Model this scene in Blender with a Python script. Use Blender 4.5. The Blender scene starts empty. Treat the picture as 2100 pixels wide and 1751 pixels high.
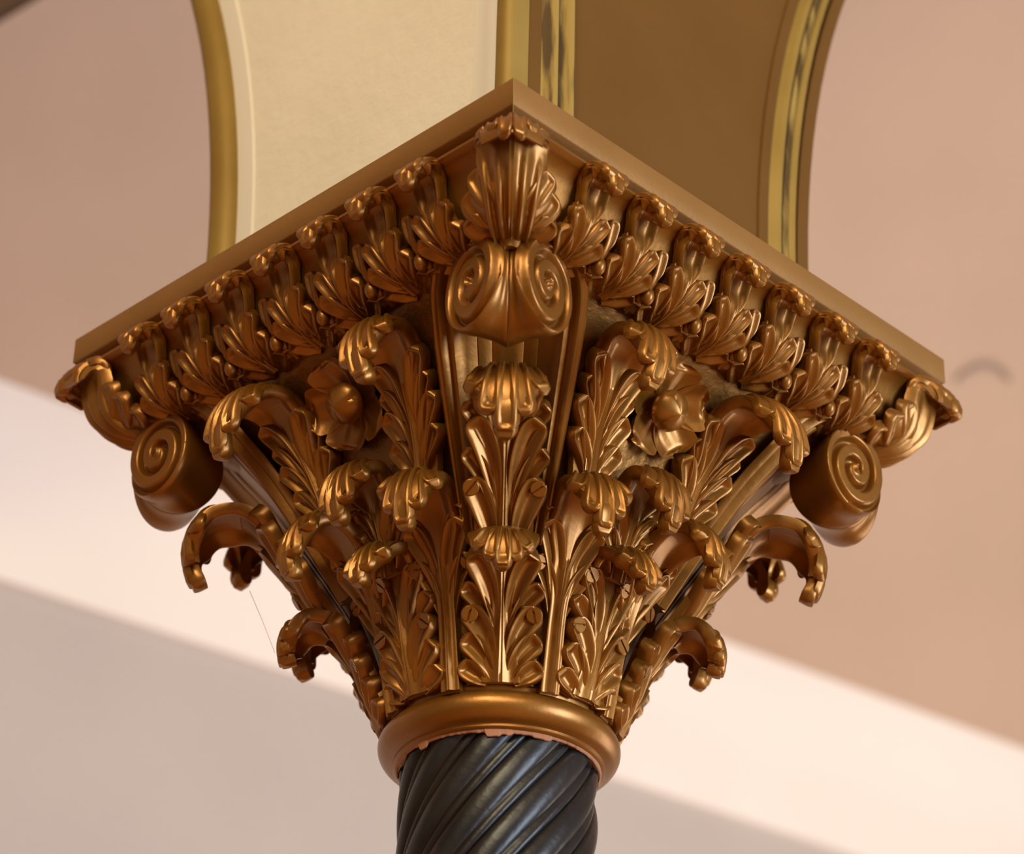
import bpy, bmesh, math, random
from mathutils import Vector, Matrix

random.seed(7)
C = bpy.context.scene.collection
PI = math.pi
S2 = math.sqrt(0.5)

# ------------------------------------------------------------------ camera
cam = bpy.data.cameras.new('camera')
cam_o = bpy.data.objects.new('camera', cam)
C.objects.link(cam_o)
yaw, pitch, roll = 0.0038, 0.5498, 0.0248
fw = Vector((-math.sin(yaw)*math.cos(pitch), math.cos(yaw)*math.cos(pitch), math.sin(pitch)))
rt = Vector((math.cos(yaw), math.sin(yaw), 0))
up = rt.cross(fw)
r2 = rt*math.cos(roll) + up*math.sin(roll)
u2 = -rt*math.sin(roll) + up*math.cos(roll)
M = Matrix((r2, u2, -fw)).transposed().to_4x4()
M.translation = (0.011, -1.9445, -1.2419)
cam_o.matrix_world = M
cam.sensor_fit = 'HORIZONTAL'
cam.sensor_width = 36.0
cam.lens = 36.0*5844.2/2100
cam.dof.use_dof = True
cam.dof.focus_distance = 2.12
cam.dof.aperture_fstop = 5.0
cam.clip_start = 0.05
bpy.context.scene.camera = cam_o

# ------------------------------------------------------------------ world, lights, exposure
sc = bpy.context.scene
sc.view_settings.view_transform = 'Standard'
sc.view_settings.look = 'None'
sc.view_settings.gamma = 1.0
sc.view_settings.use_curve_mapping = False
sc.view_settings.exposure = 0.0

w = bpy.data.worlds.new('room_glow')
sc.world = w
w.use_nodes = True
w.node_tree.nodes['Background'].inputs[0].default_value = (0.80, 0.60, 0.45, 1)
w.node_tree.nodes['Background'].inputs[1].default_value = 0.43


def area(name, loc, target, sx, sy, power, col):
    l = bpy.data.lights.new(name, 'AREA')
    l.shape = 'RECTANGLE'
    l.size, l.size_y = sx, sy
    l.energy = power
    l.color = col
    o = bpy.data.objects.new(name, l)
    C.objects.link(o)
    o.location = loc
    d = Vector(target) - Vector(loc)
    o.rotation_euler = d.to_track_quat('-Z', 'Y').to_euler()
    return o


area('window_light_right', (3.4, -2.2, -0.5), (0, 0, -0.2), 1.3, 2.2, 190, (0.70, 0.82, 1.0))
area('hall_lamp_front', (-0.7, -3.0, 1.9), (0, 0, -0.1), 0.7, 0.7, 62, (1.0, 0.83, 0.50))
area('floor_fill_overhead', (0.3, -4.6, 1.9), (0.3, -4.0, -2.85), 2.0, 2.0, 130, (1.0, 0.86, 0.64))  # added lamp: brightens the floor so it bounces warm light upward
area('wall_fill_far_right', (2.9, 1.7, -1.1), (0.7, 2.8, 1.0), 1.6, 2.2, 64, (1.0, 0.95, 0.86))  # added lamp: brightens the far wall and ceiling behind the capital

# ------------------------------------------------------------------ materials


def mat(name, col, rough=0.6, metal=0.0, coat=0.0):
    m = bpy.data.materials.new(name)
    m.use_nodes = True
    b = m.node_tree.nodes['Principled BSDF']
    b.inputs['Base Color'].default_value = (*col, 1)
    b.inputs['Roughness'].default_value = rough
    b.inputs['Metallic'].default_value = metal
    if coat:
        b.inputs['Coat Weight'].default_value = coat
        b.inputs['Coat Roughness'].default_value = 0.32
    return m


def vary(m, ca, cb, scale=20.0, bump=0.0, bscale=200.0, detail=4.0, lo=0.35, hi=0.65, stretch=None):
    nt = m.node_tree
    N, L = nt.nodes, nt.links
    b = N['Principled BSDF']
    tc = N.new('ShaderNodeTexCoord')
    src = tc.outputs['Object']
    if stretch:
        mp = N.new('ShaderNodeMapping')
        mp.inputs['Scale'].default_value = stretch
        L.new(src, mp.inputs['Vector'])
        src = mp.outputs['Vector']
    n = N.new('ShaderNodeTexNoise')
    n.inputs['Scale'].default_value = scale
    n.inputs['Detail'].default_value = detail
    L.new(src, n.inputs['Vector'])
    r = N.new('ShaderNodeValToRGB')
    r.color_ramp.elements[0].position, r.color_ramp.elements[0].color = lo, (*ca, 1)
    r.color_ramp.elements[1].position, r.color_ramp.elements[1].color = hi, (*cb, 1)
    L.new(n.outputs['Fac'], r.inputs['Fac'])
    L.new(r.outputs['Color'], b.inputs['Base Color'])
    if bump:
        n2 = N.new('ShaderNodeTexNoise')
        n2.inputs['Scale'].default_value = bscale
        n2.inputs['Detail'].default_value = 3
        L.new(src, n2.inputs['Vector'])
        bp = N.new('ShaderNodeBump')
        bp.inputs['Strength'].default_value = bump
        bp.inputs['Distance'].default_value = 0.002
        L.new(n2.outputs['Fac'], bp.inputs['Height'])
        L.new(bp.outputs['Normal'], b.inputs['Normal'])
    return m


BRONZE = vary(mat('bronze_paint', (0.4, 0.18, 0.05), 0.40, 0.74, 0.45), (0.235, 0.090, 0.005), (0.295, 0.120, 0.010), 14, 0.12, 160)
ROUGH = vary(mat('rough_bronze_paint', (0.4, 0.18, 0.06), 0.46, 0.78, 0.15), (0.19, 0.082, 0.012), (0.26, 0.118, 0.024), 25, 0.6, 130)
BOARD = vary(mat('flat_copper_paint', (0.4, 0.2, 0.08), 0.55, 0.35), (0.245, 0.120, 0.031), (0.28, 0.138, 0.037), 18, 0.15, 260)
BLACK = vary(mat('black_lacquer', (0.012, 0.011, 0.011), 0.36), (0.006, 0.006, 0.007), (0.016, 0.013, 0.011), 22, 0.25, 90)
GROOVED = vary(mat('tooled_bronze_paint', (0.4, 0.18, 0.05), 0.40, 0.74, 0.45), (0.235, 0.090, 0.005), (0.295, 0.120, 0.010), 14, 0.15, 150)
FLAKE = mat('bare_plaster_flake', (0.36, 0.16, 0.075), 0.85)
GOLD = vary(mat('gold_paint', (0.4, 0.27, 0.06), 0.58, 0.25), (0.245, 0.152, 0.028), (0.29, 0.185, 0.04), 12, 0.1, 120)
STREAK = vary(mat('streaked_gold_paint', (0.4, 0.27, 0.06), 0.65, 0.12), (0.075, 0.040, 0.008), (0.30, 0.19, 0.042), 95, 0.3, 60, 6, 0.40, 0.54, (1, 1, 0.10))
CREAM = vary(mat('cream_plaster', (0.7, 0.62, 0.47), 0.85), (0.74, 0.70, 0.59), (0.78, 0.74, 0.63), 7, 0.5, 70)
CREAMS = mat('cream_smooth', (0.76, 0.73, 0.65), 0.7)
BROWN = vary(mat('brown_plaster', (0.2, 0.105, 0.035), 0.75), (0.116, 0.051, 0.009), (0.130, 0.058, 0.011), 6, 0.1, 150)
WALL = vary(mat('mauve_wall_paint', (0.6, 0.52, 0.47), 0.9), (0.50, 0.445, 0.405), (0.52, 0.462, 0.42), 3)
COVE = vary(mat('lit_cove_paint', (0.85, 0.74, 0.65), 0.9), (0.87, 0.79, 0.72), (0.89, 0.81, 0.74), 3)  # brightness of the lit band put into a paler colour
CEIL = vary(mat('shaded_ceiling_paint', (0.62, 0.42, 0.31), 0.9), (0.52, 0.365, 0.262), (0.55, 0.385, 0.278), 3)  # dimmer, warmer light on the slope put into the colour
FLOOR = vary(mat('varnished_floor', (0.3, 0.14, 0.05), 0.5), (0.44, 0.19, 0.05), (0.52, 0.24, 0.07), 3, stretch=(1, 8, 1))
ARC_BROWN = mat('dull_brown', (0.33, 0.24, 0.19), 0.7)
DARK = mat('dark_brown_paint', (0.09, 0.045, 0.018), 0.6)

for m_, v_ in ((BROWN, 0.12), (BLACK, 0.38), (STREAK, 0.25), (GOLD, 0.3), (BOARD, 0.25), (WALL, 0.2), (CEIL, 0.2), (COVE, 0.2)):
    m_.node_tree.nodes['Principled BSDF'].inputs['Specular IOR Level'].default_value = v_

# ------------------------------------------------------------------ mesh helpers


def finish(name, bm, m, parent=None, smooth=True, recalc=True):
    if recalc:
        bmesh.ops.recalc_face_normals(bm, faces=bm.faces[:])
    me = bpy.data.meshes.new(name)
    bm.to_mesh(me)
    bm.free()
    if smooth:
        for p in me.polygons:
            p.use_smooth = True
        try:
            me.set_sharp_from_angle(angle=math.radians(50))
        except Exception:
            pass
    me.materials.append(m)
    o = bpy.data.objects.new(name, me)
    C.objects.link(o)
    if parent is not None:
        o.parent = parent
    return o


def structure(o):
    o['kind'] = 'structure'
    return o


def smooth01(t):
    t = max(0.0, min(1.0, t))
    return t*t*(3-2*t)


def interp(tab, x):
    if x <= tab[0][0]:
        return tab[0][1]
    for (a, va), (b, vb) in zip(tab, tab[1:]):
        if x <= b:
            return va + (vb-va)*smooth01((x-a)/(b-a))
    return tab[-1][1]


def catmull(pts, n=14):
    P = [2*Vector(pts[0]) - Vector(pts[1])] + [Vector(p) for p in pts] + [2*Vector(pts[-1]) - Vector(pts[-2])]
    out = []
    for i in range(1, len(P)-2):
        p0, p1, p2, p3 = P[i-1:i+3]
        for k in range(n):
            t = k/n
            out.append(0.5*((2*p1) + (p2-p0)*t + (2*p0-5*p1+4*p2-p3)*t*t + (3*p1-p0-3*p2+p3)*t**3))
    out.append(P[-2])
    return out


class Path:
    """leaf spine in the (outward, up) plane; maps flat leaf space (x, y, h) to the capital"""

    def __init__(s, pts, wrap=0.0, fold=0.0, cup=0.0, cup_at=0.08, lean=0.0):
        s.p = catmull([Vector((a, b)) for a, b in pts])
        s.l = [0.0]
        for a, b in zip(s.p, s.p[1:]):
            s.l.append(s.l[-1] + (b-a).length)
        s.L = s.l[-1]
        s.wrap, s.fold, s.cup, s.cup_at, s.lean = wrap, fold, cup, cup_at, lean

    def at(s, y):
        y0 = max(0.0, min(s.L, y))
        lo, hi = 0, len(s.l)-1
        while hi-lo > 1:
            mid = (lo+hi)//2
            if s.l[mid] <= y0:
                lo = mid
            else:
                hi = mid
        d = s.p[hi]-s.p[lo]
        t = d.normalized()
        pos = s.p[lo] + d*((y0-s.l[lo])/max(1e-9, s.l[hi]-s.l[lo])) + t*(y-y0)
        # smoothed tangent
        a = s.p[max(0, lo-2)]
        b = s.p[min(len(s.p)-1, hi+2)]
        return pos, (b-a).normalized()

    def map(s, x, y, h):
        pos, t = s.at(y)
        n = Vector((t.y, -t.x))
        if s.cup:
            h = h + s.cup*x*x*smooth01((y-s.cup_at)/0.045)
        q = pos + n*h
        rho = q.x
        if s.wrap:
            rho -= s.wrap*x*x/(2*max(0.07, pos.x))
        if s.fold:
            a = math.sqrt(x*x + 0.006**2) - 0.006
            rho -= s.fold*a
        xx = x*(1 - 0.29*s.fold) + s.lean*y
        return Vector((xx, -rho, q.y))

    def frame(s, x, y, h):
        e = 1e-4
        p = s.map(x, y, h)
        n = (s.map(x, y, h+e) - p).normalized()
        v = (s.map(x, y+e, h) - p)
        v = (v - n*v.dot(n)).normalized()
        u = v.cross(n)
        m = Matrix((u, v, n)).transposed().to_4x4()
        m.translation = p
        return m


def shell(bm, top, bot):
    """closed shell from two equal grids of points"""
    nr, nc = len(top), len(top[0])
    T = [[bm.verts.new(p) for p in row] for row in top]
    B = [[bm.verts.new(p) for p in row] for row in bot]
    for i in range(nr-1):
        for j in range(nc-1):
            bm.faces.new((T[i][j], T[i][j+1], T[i+1][j+1], T[i+1][j]))
            bm.faces.new((B[i][j], B[i+1][j], B[i+1][j+1], B[i][j+1]))
    for i in range(nr-1):
        bm.faces.new((T[i][0], T[i+1][0], B[i+1][0], B[i][0]))
        bm.faces.new((T[i+1][-1], T[i][-1], B[i][-1], B[i+1][-1]))
    for j in range(nc-1):
        bm.faces.new((T[0][j+1], T[0][j], B[0][j], B[0][j+1]))
        bm.faces.new((T[-1][j], T[-1][j+1], B[-1][j+1], B[-1][j]))


TS = [-1, -.95, -.88, -.81, -.72, -.58, -.42, -.22, 0, .22, .42, .58, .72, .81, .88, .95, 1]


def lobe(bm, P, a, c, b, W, h=0.004, z0=0.0, th=0.003, side=1, valley=0.12, base=0.35, z1=None, ns=20, rim=0.30, tip=0.30):
    """spoon-shaped lobe: raised rim round a hollow, centre line a -> (control c) -> b in flat leaf space"""
    a, c, b = Vector(a), Vector(c), Vector(b)
    if z1 is None:
        z1 = z0
    ln = 2*(b-c).length          # speed of the centre line at its end
    tip = min(0.55, 1.05*W/ln)
    top, bot = [], []
    nb = max(8, ns//2+2)
    stations = [(1-tip)*i/nb for i in range(nb)] + [1-tip+tip*math.sin(PI/2*i/9) for i in range(10)]
    for s in stations:
        q = a*(1-s)**2 + c*2*s*(1-s) + b*s*s
        d = ((c-a)*2*(1-s) + (b-c)*2*s).normalized()
        n = Vector((d.y, -d.x))
        if s < 1-tip:
            wd = base + (1-base)*math.sin(PI/2*s/(1-tip))
        else:
            wd = math.sqrt(max(0.0, 1-((s-1+tip)/tip)**2))
        wd = max(0.02, wd)*W
        zc = z0 + (z1-z0)*s
        rampv = 0.25 + 0.75*smooth01(s/0.45)
        rt_, rb = [], []
        for t in TS:
            e = min(1-abs(t), (1-s)*ln/W)
            if e < rim:
                f = math.sin(PI/2*e/rim)
            else:
                f = valley + (1-valley)*0.5*(1+math.cos(PI*min(1, (e-rim)/(1-rim))))
            xy = q + n*(t*wd)
            rt_.append(P.map(xy.x, xy.y, side*(zc + h*f*rampv)))
            xy = q + n*(t*wd*0.78)
            rb.append(P.map(xy.x, xy.y, side*(zc - th)))
        top.append(rt_)
        bot.append(rb)
    shell(bm, top, bot)


def strip(bm, P, y0, y1, wid, hgt, th=0.004, ns=30, nt=17, side=1, xc=None):
    """central sheet: half width wid(s), height hgt(s, t)"""
    top, bot = [], []
    for i in range(ns+1):
        s = i/ns
        y = y0 + (y1-y0)*s
        wv = wid(s)
        x0 = xc(s) if xc else 0.0
        rt_, rb = [], []
        for j in range(nt):
            t = -1 + 2*j/(nt-1)
            t = math.sin(t*PI/2)*0.6 + t*0.4
            h = hgt(s, t)
            rt_.append(P.map(x0+t*wv, y, side*h))
            rb.append(P.map(x0+t*wv, y, side*(min(h, 0)-th)))
        top.append(rt_)
        bot.append(rb)
    shell(bm, top, bot)


def lobes(bm, P, rows):
    """mirrored pairs of lobes"""
    for (a, c, b, W, kw) in rows:
        for sx in (-1, 1):
            lobe(bm, P, (a[0]*sx, a[1]), (c[0]*sx, c[1]), (b[0]*sx, b[1]), W, **kw)


def curl_head(P, yc, ye, W, n=5, drop=0.46, neck=0.90, h=0.0050, fan=0.30, th=0.0035, droop=0.0):
    """the turned-over tip: a thin sheet with ribbed lobes on its outer (back) side"""
    bm = bmesh.new()
    Ly = ye-yc

    def wid(s):
        return W*(neck + (0.95-neck)*math.sin(PI/2*min(1, s/0.35)))*(1 if s < 0.55 else max(0.12, 1-0.95*((s-0.55)/0.45)**1.6))
    strip(bm, P, yc-0.35*Ly, yc+0.86*Ly, lambda s: wid(s)*0.92, lambda s, t: -0.0022, th=0.0016+0.0008, ns=26, nt=15)
    m = (n-1)//2
    for k in sorted(range(-m, m+1), key=lambda q: -abs(q)):
        f = k/m if m else 0
        yend = ye - Ly*drop*abs(f)**1.5
        xe = W*0.90*f
        xs = W*fan*f
        wl = W/m*0.60*(1.10 if k == 0 else 1)
        lobe(bm, P, (xs, yc-0.10*Ly), (xs*1.6, yc+0.32*Ly), (xe, yend), wl, h=h, z0=0.0020, th=0.0030, side=-1,
             valley=0.12, base=0.45, z1=0.0020+0.001*(1-abs(f)), ns=18, rim=0.36, tip=0.30)
    # swollen lip at the very end
    lobe(bm, P, (0, yc+0.55*Ly), (0, yc+0.8*Ly), (0, ye+0.06*Ly), W*0.30, h=h*1.2, z0=0.0, th=th*1.5, side=-1, valley=0.9, ns=12)
    return bm


def screw_mesh(R=0.0062, H=0.0022):
    bm = bmesh.new()
    g = R*0.13
    n = 14
    for sgn in (-1, 1):
        a0 = math.asin(g/R)
        ring = [(R*math.cos(a0 + (PI-2*a0)*i/n), sgn*R*math.sin(a0 + (PI-2*a0)*i/n)) for i in range(n+1)]
        lo = [bm.verts.new((x, y, -0.002)) for x, y in ring]
        mi = [bm.verts.new((x, y, H*0.72)) for x, y in ring]
        hi = [bm.verts.new((x*0.88, sgn*(g + (abs(y)-g)*0.88), H)) for x, y in ring]
        for A, B in ((lo, mi), (mi, hi)):
            for i in range(n):
                bm.faces.new((A[i], A[i+1], B[i+1], B[i]))
            bm.faces.new((A[-1], A[0], B[0], B[-1]))
        bm.faces.new(hi)
        bm.faces.new(lo)
    # slot floor
    f = [bm.verts.new((x, y, H*0.1)) for x, y in ((-R*.9, -g*1.4), (R*.9, -g*1.4), (R*.9, g*1.4), (-R*.9, g*1.4))]
    bm.faces.new(f)
    bmesh.ops.recalc_face_normals(bm, faces=bm.faces[:])
    me = bpy.data.meshes.new('screw')
    bm.to_mesh(me)
    bm.free()
    me.materials.append(BRONZE)
    return me


SCREW = screw_mesh()


def add_screws(parent, P, spots):
    for (x, y, h, ang) in spots:
        o = bpy.data.objects.new('screw', SCREW)
        C.objects.link(o)
        o.parent = parent
        o.matrix_local = P.frame(x, y, h) @ Matrix.Rotation(ang, 4, 'Z')


def copy_tree(o, parent=None):
    c = o.copy()
    C.objects.link(c)
    if parent is not None:
        c.parent = parent
    for ch in list(o.children):
        copy_tree(ch, c)
    return c


def rim_scoop(s, t, flat, hollow, at=0.55, k=6.0):
    """low ribs near the stem, a hollow scoop with raised rim towards the tip"""
    f = smooth01((s-at)/(0.9-at))
    ribs = flat*(1-0.55*t*t) + 0.0011*math.cos(k*t) - 0.0010*max(0.0, 1-abs(t)/0.07)
    e = 1-abs(t)
    sc_ = hollow*(math.sin(PI/2*min(1, e/0.14)) if e < 0.14 else 0.05+0.95*0.5*(1+math.cos(PI*min(1, (e-0.14)/0.5))))
    return ribs*(1-f) + sc_*f

# ------------------------------------------------------------------ setting


HD = Vector((0.8207221, 0.5713276, 0))     # along the far wall, to the right
ND = Vector((0.5713276, -0.8207221, 0))    # out of the far wall, to the viewer
WC = -2.2612
FLOOR_Z = -2.85


def wall_pt(u, out, z):
    return HD*u + ND*(WC+out) + Vector((0, 0, z))


def sheet(name, prof, u0, u1, m, nu=2):
    bm = bmesh.new()
    rows = []
    for i in range(nu):
        u = u0 + (u1-u0)*i/(nu-1)
        rows.append([bm.verts.new(wall_pt(u, o, z)) for o, z in prof])
    for a, b in zip(rows, rows[1:]):
        for j in range(len(prof)-1):
            bm.faces.new((a[j], b[j], b[j+1], a[j+1]))
    return structure(finish(name, bm, m, recalc=False))


# lower wall stands a little behind the pale cove band
sheet('wall_back', [(-0.02, FLOOR_Z), (-0.02, 0.975)], -7, 8, WALL)
RC = 0.24
ceil_ang = math.radians(52)
cove = [(-0.03, 0.968), (0.0, 0.968), (0.0, 0.973), (0.0, 1.03), (0.0, 1.085)]
for i in range(1, 13):
    a = ceil_ang*i/12
    cove.append((RC*(1-math.cos(a)), 1.085 + RC*math.sin(a)))
sheet('trim_1', cove, -7, 8, COVE)
e0 = Vector(cove[-1])
dirv = Vector((math.sin(ceil_ang), math.cos(ceil_ang)))
ceil = [tuple(e0), tuple(e0 + dirv*0.6), tuple(e0 + dirv*2.2), tuple(e0 + dirv*2.2 + Vector((5.0, 0.6)))]
sheet('ceiling', ceil, -7, 8, CEIL)

bm = bmesh.new()
bmesh.ops.create_grid(bm, x_segments=1, y_segments=1, size=9)
o = structure(finish('floor', bm, FLOOR, smooth=False))
o.location = (0, -1.5, FLOOR_Z)


# --- the arch pier above the capital: two spandrel faces, each edged by an arch
PD = 0.165
ARC_R = 0.95
Z0 = 0.0244


def arc_s(z, s0):
    dz = max(0.0, z-0.09)
    return s0 - (ARC_R - math.sqrt(ARC_R**2 - dz*dz))


def face_to_local(s, d, z, side):
    # s runs to the front corner; local frame: x lateral, -y outward
    return Vector((-s*side, -d, z))


def spandrel(name, side, s_right, s0, m):
    bm = bmesh.new()
    zs = [Z0 + (0.95-Z0)*i/24 for i in range(25)]
    fr, bk = [], []
    for z in zs:
        fr.append([bm.verts.new(face_to_local(s, PD, z, side)) for s in (s_right, arc_s(z, s0))])
        bk.append([bm.verts.new(face_to_local(s, PD-0.06, z, side)) for s in (s_right, arc_s(z, s0))])
    for i in range(24):
        bm.faces.new((fr[i][0], fr[i][1], fr[i+1][1], fr[i+1][0]))
        bm.faces.new((bk[i][0], bk[i+1][0], bk[i+1][1], bk[i][1]))
        bm.faces.new((fr[i][1], bk[i][1], bk[i+1][1], fr[i+1][1]))
        bm.faces.new((fr[i][0], fr[i+1][0], bk[i+1][0], bk[i][0]))
    bm.faces.new((fr[0][0], bk[0][0], bk[0][1], fr[0][1]))
    bm.faces.new((fr[-1][0], fr[-1][1], bk[-1][1], bk[-1][0]))
    o = structure(finish(name, bm, m))
    o.rotation_euler = (0, 0, side*PI/4)
    return o


def roll(name, side, path, prof, m, parent=None):
    """moulding swept up the wall: path gives s at each z, prof is (ds, dd) outline"""
    bm = bmesh.new()
    zs = [Z0 + (0.95-Z0)*i/28 for i in range(29)]
    rows = [[bm.verts.new(face_to_local(path(z)+ds, PD+dd, z, side)) for ds, dd in prof] for z in zs]
    n = len(prof)
    for a, b in zip(rows, rows[1:]):
        for j in range(n):
            k = (j+1) % n
            bm.faces.new((a[j], a[k], b[k], b[j]))
    bm.faces.new(rows[0])
    bm.faces.new(rows[-1][::-1])
    o = finish(name, bm, m, parent)
    if parent is None:
        structure(o)
        o.rotation_euler = (0, 0, side*PI/4)
    return o


def halfround(w_, h_, n=12, back=-0.012):
    pts = [(w_/2*math.cos(PI*i/n), h_*math.sin(PI*i/n)) for i in range(n+1)]
    return pts + [(-w_/2, back), (w_/2, back)]


def bumpy(w_, h_, back=-0.012, k=2):
    pts = []
    n = 20
    for i in range(n+1):
        t = i/n
        pts.append((w_/2*(1-2*t), h_*(0.55 + 0.45*math.cos(2*PI*k*(t-0.5)*1.0 + (PI if k % 2 == 0 else 0)))*math.sin(PI*min(1, max(0, t*6)) / 2 if t < 1/6 else (PI/2 if t < 5/6 else PI/2*(1-t)*6))))
    return pts + [(-w_/2, back), (w_/2, back)]


# pier core
bm = bmesh.new()
bmesh.ops.create_cube(bm, size=1, matrix=Matrix.Translation((0, 0, (Z0+0.95)/2)) @ Matrix.Diagonal((0.30, 0.30, 0.95-Z0, 1)))
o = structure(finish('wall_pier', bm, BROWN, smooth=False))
o.rotation_euler = (0, 0, PI/4)
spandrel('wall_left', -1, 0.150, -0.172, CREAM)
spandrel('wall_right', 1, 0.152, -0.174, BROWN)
roll('trim_2', -1, lambda z: arc_s(z, -0.172), halfround(0.031, 0.015), GOLD)
roll('trim_3', -1, lambda z: arc_s(z, -0.147), [(0.010, 0.0), (0.009, 0.002), (-0.012, 0.002), (-0.012, -0.01), (0.010, -0.01)], CREAMS)
roll('trim_4', -1, lambda z: 0.133, [(0.016, 0.0), (0.015, 0.0022), (0.004, 0.003), (0.0, 0.0012), (-0.013, 0.0012), (-0.014, 0.0), (-0.014, -0.01), (0.016, -0.01)], CREAMS)
roll('trim_5', -1, lambda z: 0.157, halfround(0.020, 0.009), GOLD)
roll('trim_6', 1, lambda z: 0.119, bumpy(0.036, 0.009), STREAK)
roll('trim_7', 1, lambda z: arc_s(z, -0.1475), bumpy(0.036, 0.009), GOLD)
roll('trim_8', 1, lambda z: arc_s(z, -0.1475), [(0.004, 0.0068), (0.002, 0.0078), (-0.002, 0.0074), (-0.003, 0.006), (0, 0.002)], STREAK)
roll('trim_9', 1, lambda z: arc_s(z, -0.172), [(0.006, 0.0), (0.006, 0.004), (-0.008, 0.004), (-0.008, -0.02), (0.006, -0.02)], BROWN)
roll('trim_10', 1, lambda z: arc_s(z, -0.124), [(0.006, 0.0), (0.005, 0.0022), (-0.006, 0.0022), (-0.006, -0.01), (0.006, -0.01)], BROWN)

# dark beam crossing the ceiling at the far upper left
bm = bmesh.new()
bmesh.ops.create_cube(bm, size=1)
bmesh.ops.bevel(bm, geom=bm.edges[:], offset=0.04, segments=2, affect='EDGES')
o = structure(finish('trim_11', bm, DARK))
BEAM = o

# ------------------------------------------------------------------ column shaft
bm = bmesh.new()
NZ, NT = 120, 288
zt, zb = -0.346, -0.80
rows = []
for i in range(NZ+1):
    z = zt + (zb-zt)*i/NZ
    row = []
    for j in range(NT):
        ph = 2*PI*j/NT
        th = ph + (z-zt)*12.2 + 0.4           # the mesh rows follow the twist
        f = (ph*12/(2*PI)) % 1.0
        if f < 0.72:                         # broad convex strand
            q = f/0.72*2-1
            rr = 0.0690 + 0.0052*math.sqrt(max(0, 1-q*q))
        else:                                # slim ridge between two grooves
            q = (f-0.72)/0.28*2-1
            rr = 0.0690 + 0.0026*math.sqrt(max(0, 1-q*q))
        da = abs(((th-PI*1.5-0.80+PI) % (2*PI))-PI)
        rr -= 0.0010*max(0.0, 1-da/0.018)
        row.append(bm.verts.new((rr*math.cos(th), rr*math.sin(th), z)))
    rows.append(row)
for a, b in zip(rows, rows[1:]):
    for j in range(NT):
        k = (j+1) % NT
        bm.faces.new((a[j], b[j], b[k], a[k]))
bm.faces.new(rows[0])
bm.faces.new(rows[-1][::-1])
shaft = finish('column_shaft', bm, BLACK)
shaft['label'] = 'black lacquered twisted column shaft rising to the bronze capital'
shaft['category'] = 'column'
# pedestal part of the shaft further down, below the picture
bm = bmesh.new()
pr = [(0.0, -0.79), (0.0715, -0.79), (0.0735, -1.9), (0.085, -1.92), (0.085, -1.96), (0.10, -1.98), (0.12, -2.02), (0.12, -2.84), (0.0, -2.85)]
rows = []
for r_, z in pr:
    rows.append([bm.verts.new((max(r_, 1e-4)*math.cos(2*PI*j/48), max(r_, 1e-4)*math.sin(2*PI*j/48), z)) for j in range(48)])
for a, b in zip(rows, rows[1:]):
    for j in range(48):
        k = (j+1) % 48
        bm.faces.new((a[j], b[j], b[k], a[k]))
finish('lower_shaft', bm, BLACK, shaft)

# ------------------------------------------------------------------ the capital
cap = bpy.data.objects.new('column_capital', None)
C.objects.link(cap)
cap.location = (0, 0, -0.356)
cap['label'] = 'carved bronze-painted column capital with acanthus leaves, corner scrolls and rosettes on the black shaft'
cap['category'] = 'capital'
UP = Vector((0, 0, 0.356))


def put(o, ang=0.0, x=0.0):
    """place a part at an angle round the axis, slid sideways by x along its face"""
    o.parent = cap
    o.matrix_local = Matrix.Translation(UP) @ Matrix.Rotation(ang, 4, 'Z') @ Matrix.Translation((x, 0, 0))
    return o


def lathe(bm, prof, n=96, jag=None):
    rows = []
    for i, (r_, z) in enumerate(prof):
        rows.append([bm.verts.new((r_*math.cos(2*PI*j/n), r_*math.sin(2*PI*j/n), z + (jag(i, j) if jag else 0))) for j in range(n)])
    for a, b in zip(rows, rows[1:]):
        for j in range(n):
            k = (j+1) % n
            bm.faces.new((a[j], a[k], b[k], b[j]))
    return rows


# bell core
bm = bmesh.new()
sec = [(-0.052, .200, 1.33), (-.066, .1945, 1.32), (-.085, .176, 1.28), (-.105, .160, 1.24), (-.13, .146, 1.18), (-.168, .128, 1.11), (-.20, .115, 1.06), (-.25, .097, 1.015), (-.30, .083, 1.005), (-.345, .074, 1.003)]
ps = catmull([Vector(s_) for s_ in sec], 5)
N = 128
rows = []
for z, d, q in ps:
    ex = 1/(0.5-math.log2(min(1.36, max(1.0015, q))))
    row = []
    for j in range(N):
        a = 2*PI*j/N
        r_ = d/((abs(math.cos(a))**ex + abs(math.sin(a))**ex)**(1/ex))
        row.append(bm.verts.new((r_*math.cos(a+PI/4), r_*math.sin(a+PI/4), z)))
    rows.append(row)
for a, b in zip(rows, rows[1:]):
    for j in range(N):
        k = (j+1) % N
        bm.faces.new((a[j], a[k], b[k], b[j]))
bm.faces.new(rows[0])
bm.faces.new(rows[-1][::-1])
put(finish('bell_core', bm, ROUGH))

# astragal ring at the neck
bm = bmesh.new()
prof = [(0.070, -0.314), (0.0795, -0.3145), (0.083, -0.317), (0.0835, -0.3225)]
for i in range(13):
    a = math.radians(72 - 150*i/12)
    prof.append((0.0785 + 0.0125*math.cos(a), -0.3365 + 0.0125*math.sin(a)))
prof += [(0.0795, -0.3495), (0.0795, -0.3515), (0.0775, -0.3530), (0.0755, -0.3535), (0.070, -0.3535)]
rows = lathe(bm, prof, 128)
put(finish('neck_ring', bm, BRONZE))
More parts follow.
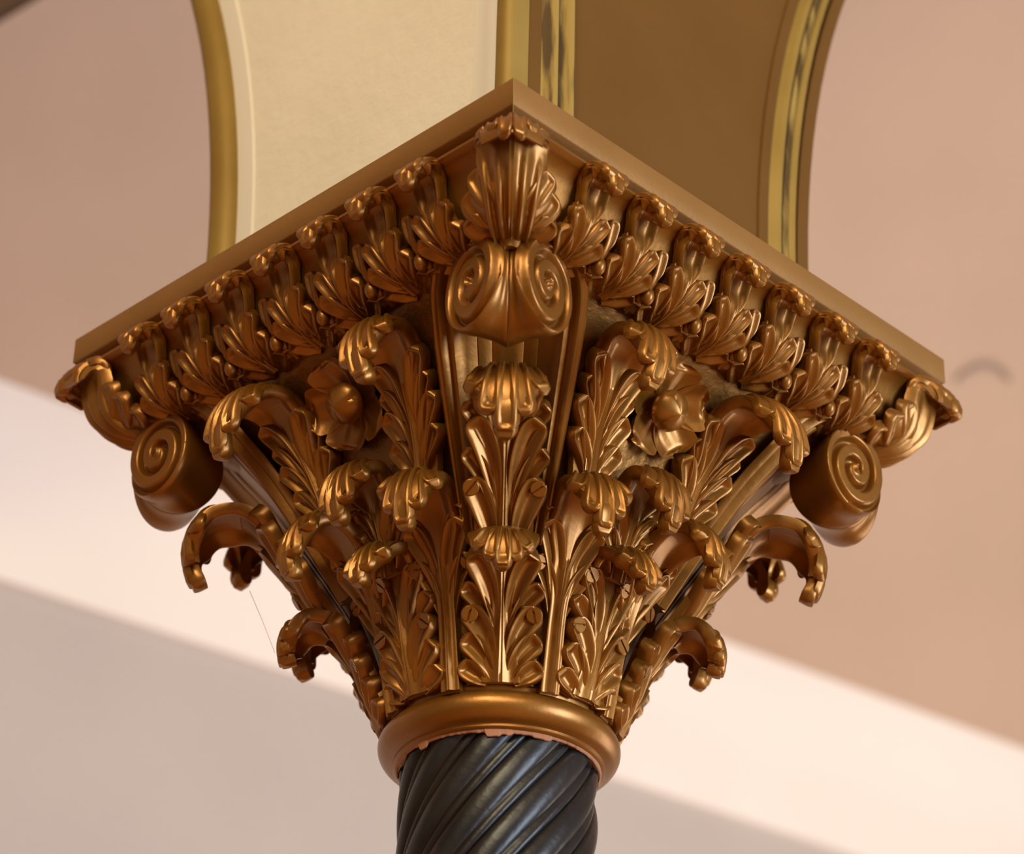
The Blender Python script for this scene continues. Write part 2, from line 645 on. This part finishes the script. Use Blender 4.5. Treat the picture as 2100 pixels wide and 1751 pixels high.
# chipped paint edge under the ring
bm = bmesh.new()
rnd = random.Random(3)
jl = []
while len(jl) < 220:
    hgt = rnd.random()**3*0.0042
    for _ in range(rnd.randint(1, 7)):
        jl.append(hgt + rnd.random()*0.0006)
lathe(bm, [(0.0772, -0.3525), (0.0760, -0.3538), (0.0752, -0.3542), (0.0740, -0.3500)], 220, lambda i, j: -jl[j] if i in (1, 2) else 0)
o = put(finish('paint_edge', bm, FLAKE, smooth=False))
o['label'] = 'ragged edge of chipped bare plaster'

# abacus slab: four mitred boards
for k in range(4):
    bm = bmesh.new()
    A, I = 0.25, 0.222
    pts = []
    for d_, z in ((A-0.0012, 0.0), (A, 0.0012), (A, Z0-0.0012), (A-0.0012, Z0), (I, Z0), (I, 0.0)):
        pts.append([bm.verts.new((x, -d_, z)) for x in (-d_+0.0004, -d_*0.33, d_*0.33, d_-0.0004)])
    n = len(pts)
    for i in range(n):
        for j in range(3):
            bm.faces.new((pts[i][j], pts[(i+1) % n][j], pts[(i+1) % n][j+1], pts[i][j+1]))
    bm.faces.new([p[0] for p in pts])
    bm.faces.new([p[-1] for p in pts][::-1])
    put(finish('abacus_board', bm, BOARD), PI/4 + k*PI/2)
bm = bmesh.new()
bmesh.ops.create_cube(bm, size=1, matrix=Matrix.Translation((0, 0, 0.013)) @ Matrix.Diagonal((0.443, 0.443, 0.02, 1)))
put(finish('abacus_panel', bm, BOARD, smooth=False), PI/4)

# carved moulding bed: four mitred lengths
prof = [(.215, 0.0008), (.236, 0.0), (.236, -.0065), (.2475, -.0072), (.2493, -.0085), (.2493, -.0108), (.2475, -.0122), (.243, -.0130), (.236, -.018), (.231, -.027), (.2265, -.040), (.219, -.053), (.209, -.062), (.200, -.0665), (.188, -.0670), (.180, -.05)]
MB = None
for k in range(4):
    bm = bmesh.new()
    rows = [[bm.verts.new((x*(d_-0.0003), -d_, z)) for x in (-1, -0.4, 0.4, 1)] for d_, z in prof]
    n = len(rows)
    for i in range(n):
        a, b = rows[i], rows[(i+1) % n]
        for j in range(3):
            bm.faces.new((a[j], b[j], b[j+1], a[j+1]))
    bm.faces.new([r_[0] for r_ in rows])
    bm.faces.new([r_[-1] for r_ in rows][::-1])
    put(finish('crown_moulding', bm, BRONZE), PI/4 + k*PI/2)

# ---- small leaves of the crown moulding
PM = Path([(.200, -.0675), (.220, -.0625), (.2315, -.0520), (.2365, -.040), (.2395, -.028), (.2440, -.0185), (.2510, -.0150), (.2575, -.0180), (.2605, -.0250), (.2595, -.0315)])


def moulding_leaf(P):
    bm = bmesh.new()
    L = P.L
    yc = L*0.66
    tab = [(0, .0045), (.35, .0040), (.6, .0065), (.85, .0120), (1, .0130)]
    strip(bm, P, 0.0, L*0.92, lambda s: interp(tab, s*L*0.92/yc)*(1 if s < .85 else 1-2.5*(s-.85)), lambda s, t: rim_scoop(s*L*0.92/yc, t, 0.0045, 0.0055, 0.62, 7), th=0.004, ns=30)
    strip(bm, P, 0.0, yc*0.80, lambda s: 0.0225-0.010*s, lambda s, t: 0.0002, th=0.005, ns=12, nt=9)
    kw = dict(h=0.0040, z0=0.0010, th=0.005, valley=0.05, ns=16, rim=0.26, tip=0.46, base=0.72)
    lobes(bm, P, [
        ((.004, -.004), (.011, .004), (.0212, .0150), .0078, dict(kw, z0=0.0006)),
        ((.003, .004), (.008, .021), (.0205, .0325), .0078, dict(kw, z0=0.0018)),
        ((.003, .014), (.006, .036), (.0162, .0490), .0068, dict(kw, z0=0.0026)),
    ])
    o = finish('moulding_leaf', bm, BRONZE)
    # knob-like turned tip
    bm = bmesh.new()
    strip(bm, P, yc*0.95, L*0.98, lambda s: (0.0125 + 0.004*math.sin(PI*s))*(1-0.45*max(0, s-0.6)/0.4), lambda s, t: -0.0015, th=0.003, ns=14, nt=11)
    for f, e, wv in ((-0.95, .82, .0076), (0.95, .82, .0076), (-.45, .95, .0078), (.45, .95, .0078), (0, 1.04, .0078)):
        lobe(bm, P, (0.004*f, yc*0.98), (0.009*f, L*0.78), (0.0160*f, L*e), wv, h=0.0054, z0=0.0022, th=0.0025, side=-1, valley=0.66, ns=14, rim=0.45)
        # rounded under side of the bulbs
        lobe(bm, P, (0.004*f, L*0.80), (0.010*f, L*0.84), (0.0155*f, L*(e-.02)), wv*0.95, h=0.0068, z0=0.0, th=0.004, side=1, valley=0.95, ns=10, rim=0.6)
    finish('curled_tip', bm, BRONZE, o)
    return o


leaf0 = moulding_leaf(PM)
first = True
for k in range(4):
    for i in range(-3, 4):
        o = leaf0 if first else copy_tree(leaf0)
        first = False
        put(o, PI/4 + k*PI/2, 0.0525*i)

# filler sprigs with a berry between the leaves
PF = Path([(.200, -.0672), (.2185, -.0625), (.2285, -.0530), (.2335, -.041), (.2370, -.029), (.2400, -.021)])
bm = bmesh.new()
strip(bm, PF, 0.0, 0.052, lambda s: 0.0030+0.0025*s, lambda s, t: 0.003*(1-t*t), th=0.004, ns=14, nt=9)
lobe(bm, PF, (0, .030), (0, .040), (0, .056), .0062, h=0.0032, z0=0.001, th=0.005, valley=0.2, ns=12)
lobe(bm, PF, (-.0015, .001), (0, .002), (.0, .0135), .0072, h=0.0030, z0=0.001, th=0.004, valley=0.1, ns=12, tip=0.5, base=0.7)
sprig0 = finish('moulding_sprig', bm, BRONZE)
bm = bmesh.new()
bmesh.ops.create_uvsphere(bm, u_segments=16, v_segments=10, radius=1.0, matrix=Matrix.Translation(PF.map(0, .0205, .0040)) @ Matrix.Diagonal((.0052, .0060, .0078, 1)))
finish('berry', bm, BRONZE, sprig0)
first = True
for k in range(4):
    for i in range(-4, 4):
        if abs(i+0.5) > 3.4:
            continue
        o = sprig0 if first else copy_tree(sprig0)
        first = False
        put(o, PI/4 + k*PI/2, 0.0525*(i+0.5))

# corner leaves, folded round the mitre
PC = Path([(.266, -.0780), (.290, -.0700), (.312, -.0655), (.328, -.0540), (.3350, -.041), (.3390, -.028), (.3430, -.0185), (.3490, -.0150), (.3550, -.0180), (.3580, -.0250), (.3570, -.0330)], fold=0.72)


def corner_leaf():
    P = PC
    bm = bmesh.new()
    L = P.L
    yc = L*0.66
    strip(bm, P, 0.010, L*0.95, lambda s: (0.010 + 0.022*min(1, s/.7))*(1 if s < .85 else 1-1.5*(s-.85)), lambda s, t: 0.0048 + 0.0022*math.cos(4.5*PI*t)*min(1, s*2.5)*(1 if s < .6 else max(0, 1-(s-.6)*5)) - 0.0014*max(0, 1-abs(t)/.04), th=0.004, ns=34, nt=41)
    strip(bm, P, 0.010, 0.070, lambda s: 0.036-.004*s, lambda s, t: 0.0002, th=0.005, ns=12, nt=15)
    kw = dict(h=0.0036, z0=0.0014, th=0.006, valley=0.12, ns=16, rim=0.26, tip=0.45, base=0.7)
    lobes(bm, P, [
        ((.010, .034), (.028, .040), (.0385, .0600), .0088, dict(kw, z0=0.0004)),
        ((.010, .044), (.030, .056), (.0410, .0770), .0085, kw),
        ((.012, .056), (.028, .072), (.0365, .0900), .0078, dict(kw, z0=0.0024)),
    ])
    o = finish('corner_leaf', bm, BRONZE)
    bm = bmesh.new()
    strip(bm, P, yc*0.95, L*0.98, lambda s: 0.027 + 0.003*math.sin(PI*s), lambda s, t: -0.0015, th=0.003, ns=14, nt=21)
    for f, e, wv in ((-1, .86, .0070), (1, .86, .0070), (-.62, .94, .0078), (.62, .94, .0078), (-.22, 1.0, .0080), (.22, 1.0, .0080)):
        lobe(bm, P, (0.020*f, yc*0.96), (0.026*f, L*0.80), (0.031*f, L*e), wv, h=0.0045, z0=0.003, th=0.0035, side=-1, valley=0.5, ns=14, rim=0.45)
        lobe(bm, P, (0.020*f, L*0.78), (0.026*f, L*0.84), (0.030*f, L*(e-.02)), wv*0.95, h=0.0060, z0=0.0, th=0.004, side=1, valley=0.95, ns=10, rim=0.6)
    finish('curled_tip', bm, BRONZE, o)
    return o


c0 = corner_leaf()
for k in range(4):
    put(c0 if k == 0 else copy_tree(c0), k*PI/2)

# ---- volutes
VA = math.radians(55)
VC = (0.2715, -0.0985, 0.0240)      # outward, height, sideways
AU, AV = 0.0310, 0.0390


def scroll_face(sx):
    """one oval scroll: spiral relief on the face, drum running back to the mitre"""
    bm = bmesh.new()
    n = Vector((math.sin(VA)*sx, -math.cos(VA), 0))
    u = Vector((-math.cos(VA)*sx, -math.sin(VA), 0))
    v = Vector((0, 0, 1))
    cen = Vector((VC[2]*sx, -VC[0], VC[1]))
    NP, NR = 120, 44
    turns = 2.3

    def relief(rho, ph):
        g = (rho*turns - ph/(2*PI) + 0.30) % 1.0
        # broad raised band, narrower hollow
        x = abs(g-0.5)*2
        hgt = 0.0066*smooth01((x-0.05)/0.50)
        amp = smooth01((1.03-rho)/0.05)*smooth01(rho/0.10)
        return hgt*amp + 0.0060*(1-smooth01(rho/0.16)) - 0.0025*smooth01((rho-0.95)/0.05)**2

    rings = []
    for i in range(NR+1):
        rho = 0.015 + 0.985*i/NR
        row = []
        for j in range(NP):
            ph = 2*PI*j/NP
            p = cen + u*(AU*rho*math.cos(ph)) + v*(AV*rho*math.sin(ph)) + n*(relief(rho, ph)-0.001)
            row.append(bm.verts.new(p))
        rings.append(row)
    for a, b in zip(rings, rings[1:]):
        for j in range(NP):
            k = (j+1) % NP
            bm.faces.new((a[j], a[k], b[k], b[j]))
    bm.faces.new(rings[0])
    prev = rings[-1]
    K = 8
    for q in range(1, K+1):
        t = q/K
        row = []
        for j in range(NP):
            ph = 2*PI*j/NP
            wst = 1 - 0.04*math.sin(PI*min(1, t*1.15)*0.9)
            nar = 0.09*math.sin(PI/2*t)
            p = cen + u*(AU*((wst-nar)*math.cos(ph) + nar*0.9)) + v*(AV*wst*math.sin(ph)) - n*0.0035
            depth = (p.x*sx - 0.0003)/math.sin(VA)
            row.append(bm.verts.new(p - n*(depth*t)))
        for j in range(NP):
            k = (j+1) % NP
            bm.faces.new((prev[j], prev[k], row[k], row[j]))
        prev = row
    bm.faces.new(prev[::-1])
    return bm


def strap():
    bm = bmesh.new()
    st = [(.116, -.222, .030), (.135, -.192, .036), (.158, -.158, .043), (.183, -.124, .050), (.207, -.0970, .0555), (.226, -.0750, .0580), (.243, -.0610, .0550), (.258, -.0550, .0480), (.2720, -.0540, .0360), (.2830, -.0580, .0215), (.2890, -.0670, .0105), (.2895, -.0800, .0060)]
    ps = catmull([Vector(s_) for s_ in st], 6)
    half = [(0, .0015), (.08, .0015), (.20, .0018), (.215, .0012), (.23, .0019), (.40, .0026), (.41, .0019), (.425, .0027), (.56, .0034), (.66, .0062), (.72, .0088), (.76, .0080), (.79, .0056), (.84, .0084), (.90, .0092), (.925, .0060), (.94, .0028), (.975, .0026), (1.0, .0), (1.0, -.004), (.9, -.0062), (.7, -.0095), (.4, -.0130), (0, -.0150)]
    sec_ = [(-x, h) for x, h in half[::-1][:-1]] + half
    sec_ = sec_[:-1]
    rows = []
    m = len(ps)
    for i, p in enumerate(ps):
        a, b = ps[max(0, i-1)], ps[min(m-1, i+1)]
        t = Vector((b.x-a.x, b.y-a.y)).normalized()
        n = Vector((t.y, -t.x))
        end = min(1.0, max(0.0, (m-1-i)-4)/22.0)
        rows.append([bm.verts.new((x*p.z, -(p.x + n.x*h*(0.3+0.7*end)), p.y + n.y*h*(0.3+0.7*end))) for x, h in sec_])
    k = len(sec_)
    for a, b in zip(rows, rows[1:]):
        for j in range(k):
            q = (j+1) % k
            bm.faces.new((a[j], a[q], b[q], b[j]))
    bm.faces.new(rows[0])
    bm.faces.new(rows[-1][::-1])
    return bm


v0 = finish('volute', strap(), GROOVED)
for sx in (-1, 1):
    finish('scroll', scroll_face(sx), BRONZE, v0)
for k in range(4):
    put(v0 if k == 0 else copy_tree(v0), k*PI/2)

# ---- acanthus leaves


def leaf(name, P, yc, Wb, Wn, Wh, lob, nhead=5, ye=None, screws=(), stem=None, ribs=0.0045, hollow=0.0065, scoop_at=0.55, drop=0.46, neck=0.92, back=None):
    """Wb half width of the midrib at the foot, Wn of the scoop under the curl, Wh of the curled head"""
    bm = bmesh.new()
    ye = ye or P.L
    P.cup_at = yc*0.72
    y1 = yc + 0.80*(ye-yc)
    tab = [(a*yc/y1, b) for a, b in stem] + [((yc+0.45*(ye-yc))/y1, Wn*0.9), (1.0, Wn*0.35)]
    if back:
        strip(bm, P, -0.004, back[-1][0], lambda s: interp(back, s*back[-1][0]), lambda s, t: 0.0, th=0.006, ns=24, nt=9)
    strip(bm, P, -0.003, y1, lambda s: interp(tab, s), lambda s, t: rim_scoop(s*y1/yc, t, ribs, hollow, scoop_at), th=0.004, ns=60, nt=25)
    lobes(bm, P, lob)
    o = finish(name, bm, BRONZE)
    finish('curled_tip', curl_head(P, yc, ye, Wh, nhead, drop=drop, neck=neck), BRONZE, o)
    add_screws(o, P, screws)
    return o


K = dict(h=0.0052, z0=0.0010, th=0.007, valley=0.06, rim=0.20, base=0.30)


def ring_of(o0, angs):
    for i, a in enumerate(angs):
        put(o0 if i == 0 else copy_tree(o0), math.radians(a))


# lowest tier: eight leaves standing on the ring
P1 = Path([(.0885, -.3180), (.0960, -.300), (.1050, -.278), (.1165, -.256), (.1280, -.2410), (.1390, -.2335), (.1500, -.2320), (.1590, -.2370), (.1640, -.2465), (.1640, -.2580), (.1610, -.2670)], wrap=1.0, cup=9)
LOB1 = [
    ((.010, -.004), (.018, .002), (.0300, .0120), .0085, dict(K, z0=0.0010)),
    ((.006, .000), (.012, .018), (.0285, .0310), .0090, dict(K, z0=0.0016)),
    ((.005, .010), (.011, .036), (.0270, .0520), .0095, dict(K, z0=0.0022)),
    ((.005, .030), (.013, .056), (.0295, .0690), .0075, dict(K, z0=0.0004)),
    ((.004, .036), (.009, .074), (.0235, .0940), .0100, dict(K, z0=0.0016)),
]
l1 = leaf('acanthus_leaf', P1, 0.121, 0.0085, 0.0260, 0.0235, LOB1,
          screws=[(-.0235, .0470, 0.0052, 1.35), (.0235, .0470, 0.0052, 1.75)], stem=[(0, .0140), (.22, .0110), (.45, .0075), (.62, .010), (.82, .023), (1, .026)],
          scoop_at=0.58, back=[(0, .024), (.02, .026), (.07, .022), (.095, .010)])
ring_of(l1, [0, 90, -90, 180])
# the ones at the middle of each face lean out less
P1b = Path([(.0885, -.3180), (.0940, -.300), (.0995, -.278), (.1050, -.252), (.1100, -.235), (.1165, -.2225), (.1260, -.2170), (.1370, -.2200), (.1450, -.2300), (.1480, -.2420), (.1465, -.2520)], wrap=1.0, cup=9)
l1b = leaf('acanthus_leaf', P1b, 0.116, 0.0085, 0.0250, 0.0235, LOB1,
           screws=[(-.0235, .0470, 0.0052, 0.3), (.0235, .0470, 0.0052, 2.4)], stem=[(0, .0140), (.22, .0110), (.45, .0075), (.62, .010), (.82, .023), (1, .025)],
           scoop_at=0.58, back=[(0, .024), (.02, .026), (.07, .022), (.095, .010)])
ring_of(l1b, [45, -45, 135, -135])

# second tier: slender stems rising from the ring between them
P2 = Path([(.0880, -.3230), (.0925, -.300), (.0985, -.270), (.1080, -.240), (.1220, -.2140), (.1370, -.1945), (.1530, -.1850), (.1680, -.1890), (.1775, -.2020), (.1800, -.2190), (.1760, -.2350)], wrap=0.6, cup=9)
l2 = leaf('acanthus_leaf', P2, 0.158, 0.0072, 0.0235, 0.0255, [
    ((.004, .052), (.008, .084), (.0235, .0985), .0082, dict(K, z0=.0005)),
    ((.004, .066), (.008, .108), (.0225, .1260), .0105, dict(K, z0=0.0016)),
    ((.004, .090), (.010, .122), (.0250, .1350), .0072, dict(K, z0=-0.001)),
], screws=[(-.0215, .0930, 0.0039, 0.0), (.0215, .0930, 0.0039, 2.2)], stem=[(0, .0072), (.40, .0068), (.60, .010), (.80, .0205), (1, .0235)], scoop_at=0.55, ribs=0.0060,
    back=[(0, .0065), (.06, .0065), (.095, .018), (.118, .015), (.13, .008)])
ring_of(l2, [23.5, -23.5, 62, -62, 118, -118, 156.5, -156.5])

# third tier, corner leaves under the volutes
P3 = Path([(.1300, -.2380), (.1440, -.2180), (.1580, -.1970), (.1735, -.1750), (.1880, -.1560), (.2005, -.1440), (.2150, -.1395), (.2305, -.1435), (.2400, -.1550), (.2440, -.1710), (.2415, -.1870), (.2350, -.2000)], wrap=0.9, cup=9)
l3 = leaf('acanthus_leaf', P3, 0.133, 0.0095, 0.0295, 0.0305, [
    ((.007, .000), (.013, .036), (.0262, .0560), .0105, dict(K, z0=.0016)),
    ((.006, .026), (.013, .062), (.0305, .0765), .0082, dict(K, z0=0.0004)),
    ((.005, .030), (.010, .080), (.0255, .1000), .0110, dict(K, z0=0.0020)),
    ((.006, .060), (.014, .098), (.0310, .1110), .0090, dict(K, z0=-0.001)),
], screws=[(-.0245, .0490, 0.0054, 0.9), (.0245, .0490, 0.0054, 0.6)], stem=[(0, .0095), (.45, .0085), (.65, .013), (.85, .026), (1, .0295)], scoop_at=0.60,
    back=[(0, .021), (.05, .022), (.085, .022), (.105, .012)])
ring_of(l3, [0, 90, -90, 180])

# third tier, leaves at the middle of each face
P3b = Path([(.1180, -.2300), (.1240, -.2130), (.1300, -.1960), (.1360, -.1800), (.1425, -.1690), (.1520, -.1610), (.1630, -.1625), (.1710, -.1715), (.1745, -.1850), (.1735, -.1980), (.1700, -.2090)], wrap=0.3, cup=9)
l3b = leaf('acanthus_leaf', P3b, 0.079, 0.0080, 0.0235, 0.0260, [
    ((.005, .000), (.010, .018), (.0240, .0310), .0088, dict(K)),
    ((.005, .012), (.009, .038), (.0235, .0515), .0098, dict(K, z0=0.0016)),
    ((.005, .028), (.011, .052), (.0250, .0615), .0075, dict(K, z0=-0.001)),
], stem=[(0, .008), (.40, .0075), (.62, .011), (.85, .021), (1, .0235)], scoop_at=0.5, back=[(0, .018), (.04, .018), (.06, .008)])
ring_of(l3b, [45, -45, 135, -135])


# tall face leaves either side of each rosette
def tall_leaf(sx):
    P = Path([(.1370, -.1780), (.1430, -.1590), (.1525, -.1370), (.1650, -.1155), (.1785, -.0975), (.1915, -.0875), (.2050, -.0860), (.2170, -.0930), (.2250, -.1050), (.2280, -.1190), (.2265, -.1320), (.2230, -.1430)], wrap=0.3, lean=0.155*sx, cup=9)
    o = leaf('acanthus_leaf', P, 0.112, 0.0085, 0.0245, 0.0270, [
        ((.005, .000), (.010, .020), (.0240, .0330), .0088, dict(K, z0=0.0010)),
        ((.005, .010), (.011, .042), (.0268, .0565), .0092, dict(K)),
        ((.005, .024), (.010, .060), (.0245, .0730), .0075, dict(K, z0=0.0004)),
        ((.005, .034), (.009, .074), (.0230, .0935), .0100, dict(K, z0=0.0018)),
    ], stem=[(0, .0085), (.45, .0075), (.65, .011), (.85, .0215), (1, .0245)], scoop_at=0.58, back=[(0, .017), (.05, .021), (.075, .018), (.09, .008)])
    return o


for sx in (-1, 1):
    t0 = tall_leaf(sx)
    for k in range(4):
        put(t0 if k == 0 else copy_tree(t0), PI/4 + k*PI/2, 0.0495*sx)

# ---- rosettes


def rosette():
    tilt = 0.62          # the face slopes; rosette axis leans down
    c = Vector((0, -0.160, -0.0985))
    ax = Vector((0, -math.cos(tilt), -math.sin(tilt)))
    ex = Vector((1, 0, 0))
    ey = ax.cross(ex)
    ey = -ey if ey.z < 0 else ey
    root = None
    bm = bmesh.new()
    # bud with closed petal seams
    NU, NV = 36, 18
    rows = []
    for i in range(NV+1):
        f = i/NV
        row = []
        for j in range(NU):
            a = 2*PI*j/NU
            seam = abs(math.cos(1.5*(a+0.5+0.8*f)))
            rr = 0.0162*math.sin(PI*(0.10+0.90*f)*0.999)**0.8
            rr *= 1 - 0.20*(1-smooth01(seam/0.30))*smooth01((f-0.30)/0.4)
            hh = 0.004 + 0.026*f**0.9
            row.append(bm.verts.new(c + ex*(rr*math.cos(a)) + ey*(rr*math.sin(a)) + ax*hh))
        rows.append(row)
    for a, b in zip(rows, rows[1:]):
        for j in range(NU):
            k = (j+1) % NU
            bm.faces.new((a[j], a[k], b[k], b[j]))
    bm.faces.new(rows[0])
    bm.faces.new(rows[-1][::-1])
    root = finish('rosette', bm, BRONZE)
    for p in range(5):
        a = math.radians(100 + 72*p)
        d = ex*math.cos(a) + ey*math.sin(a)
        sd = ax.cross(d)
        bm = bmesh.new()
        top, bot = [], []
        for i in range(19):
            s = i/18
            wd = 0.0182*(0.42 + 0.58*math.sin(PI/2*min(1, s/0.62))) * (1 if s < .70 else math.sqrt(max(0.02, 1-((s-.70)/.315)**2)))
            rt_, rb = [], []
            for j in range(15):
                t = -1+2*j/14
                r_ = 0.008 + 0.029*s
                hh = 0.004 + 0.0125*s**1.6 + 0.0065*t*t*math.sin(PI*min(1, s*1.2)*0.5) - 0.009*smooth01((s-.80)/.2)*0.6
                hh += 0.0011*math.cos(6.5*t)*math.sin(PI*s)
                rt_.append(c + d*r_ + sd*(t*wd) + ax*hh)
                rb.append(c + d*(r_-0.0006) + sd*(t*wd*0.93) + ax*(hh-0.0045 - 0.004*(1-t*t)))
            top.append(rt_)
            bot.append(rb)
        shell(bm, top, bot)
        finish('petal', bm, BRONZE, root)
    return root


ro = rosette()
for k in range(4):
    put(ro if k == 0 else copy_tree(ro), PI/4 + k*PI/2)

# ------------------------------------------------------------------ small far things
bx = Vector((.0401, -.0107, .0241)).normalized()
by = Vector((-.02, -.0103, .0069))
by = (by - bx*by.dot(bx)).normalized()
bz = bx.cross(by)
m4 = Matrix((bx, by, bz)).transposed().to_4x4()
m4.translation = Vector((-.7254, 1.2422, 1.3929)) + bx*0.35 + by*0.125
BEAM.matrix_world = m4 @ Matrix.Diagonal((2.3, 0.25, 0.25, 1))

E0 = ND*(WC + RC*(1-math.cos(ceil_ang))) + Vector((0, 0, 1.085 + RC*math.sin(ceil_ang)))
DV = ND*math.sin(ceil_ang) + Vector((0, 0, math.cos(ceil_ang)))
NN = DV.cross(HD).normalized()
if NN.z > 0:
    NN = -NN


def tube(bm, pts, r_, n=10):
    rows = []
    for i, p in enumerate(pts):
        t = (pts[min(len(pts)-1, i+1)] - pts[max(0, i-1)]).normalized()
        a = t.orthogonal().normalized()
        if rows:
            a = (pa - t*pa.dot(t)).normalized()
        pa = a
        b = t.cross(a)
        rows.append([bm.verts.new(p + a*(r_*math.cos(2*PI*j/n)) + b*(r_*math.sin(2*PI*j/n))) for j in range(n)])
    for x, y in zip(rows, rows[1:]):
        for j in range(n):
            k = (j+1) % n
            bm.faces.new((x[j], x[k], y[k], y[j]))
    bm.faces.new(rows[0])
    bm.faces.new(rows[-1][::-1])


q0, q1, qm = Vector((2.167, .6456)), Vector((2.276, .6884)), Vector((2.2085, .697))
qc = qm*2 - (q0+q1)/2
pts = []
for i in range(25):
    t = i/24
    q = q0*(1-t)**2 + qc*2*t*(1-t) + q1*t*t
    pts.append(E0 + HD*q.x + DV*q.y + NN*(0.006*math.sin(PI*t)**0.5 + 0.001))
bm = bmesh.new()
tube(bm, pts, 0.0055)
arc = finish('ceiling_arc', bm, ARC_BROWN)  # thin curved tube, darker than the ceiling around it
arc['label'] = 'thin dull brown curved hook on the salmon ceiling beside the capital'
arc['category'] = 'arc'

# a single cobweb thread between two leaf tips
bm = bmesh.new()
tube(bm, [Vector((-.199, .03, -.188)), Vector((-.185, .01, -.225)), Vector((-.172, -.01, -.262))], 0.00022, 6)
th = finish('cobweb_thread', bm, CREAM, cap)
th.matrix_local = Matrix.Translation(UP)
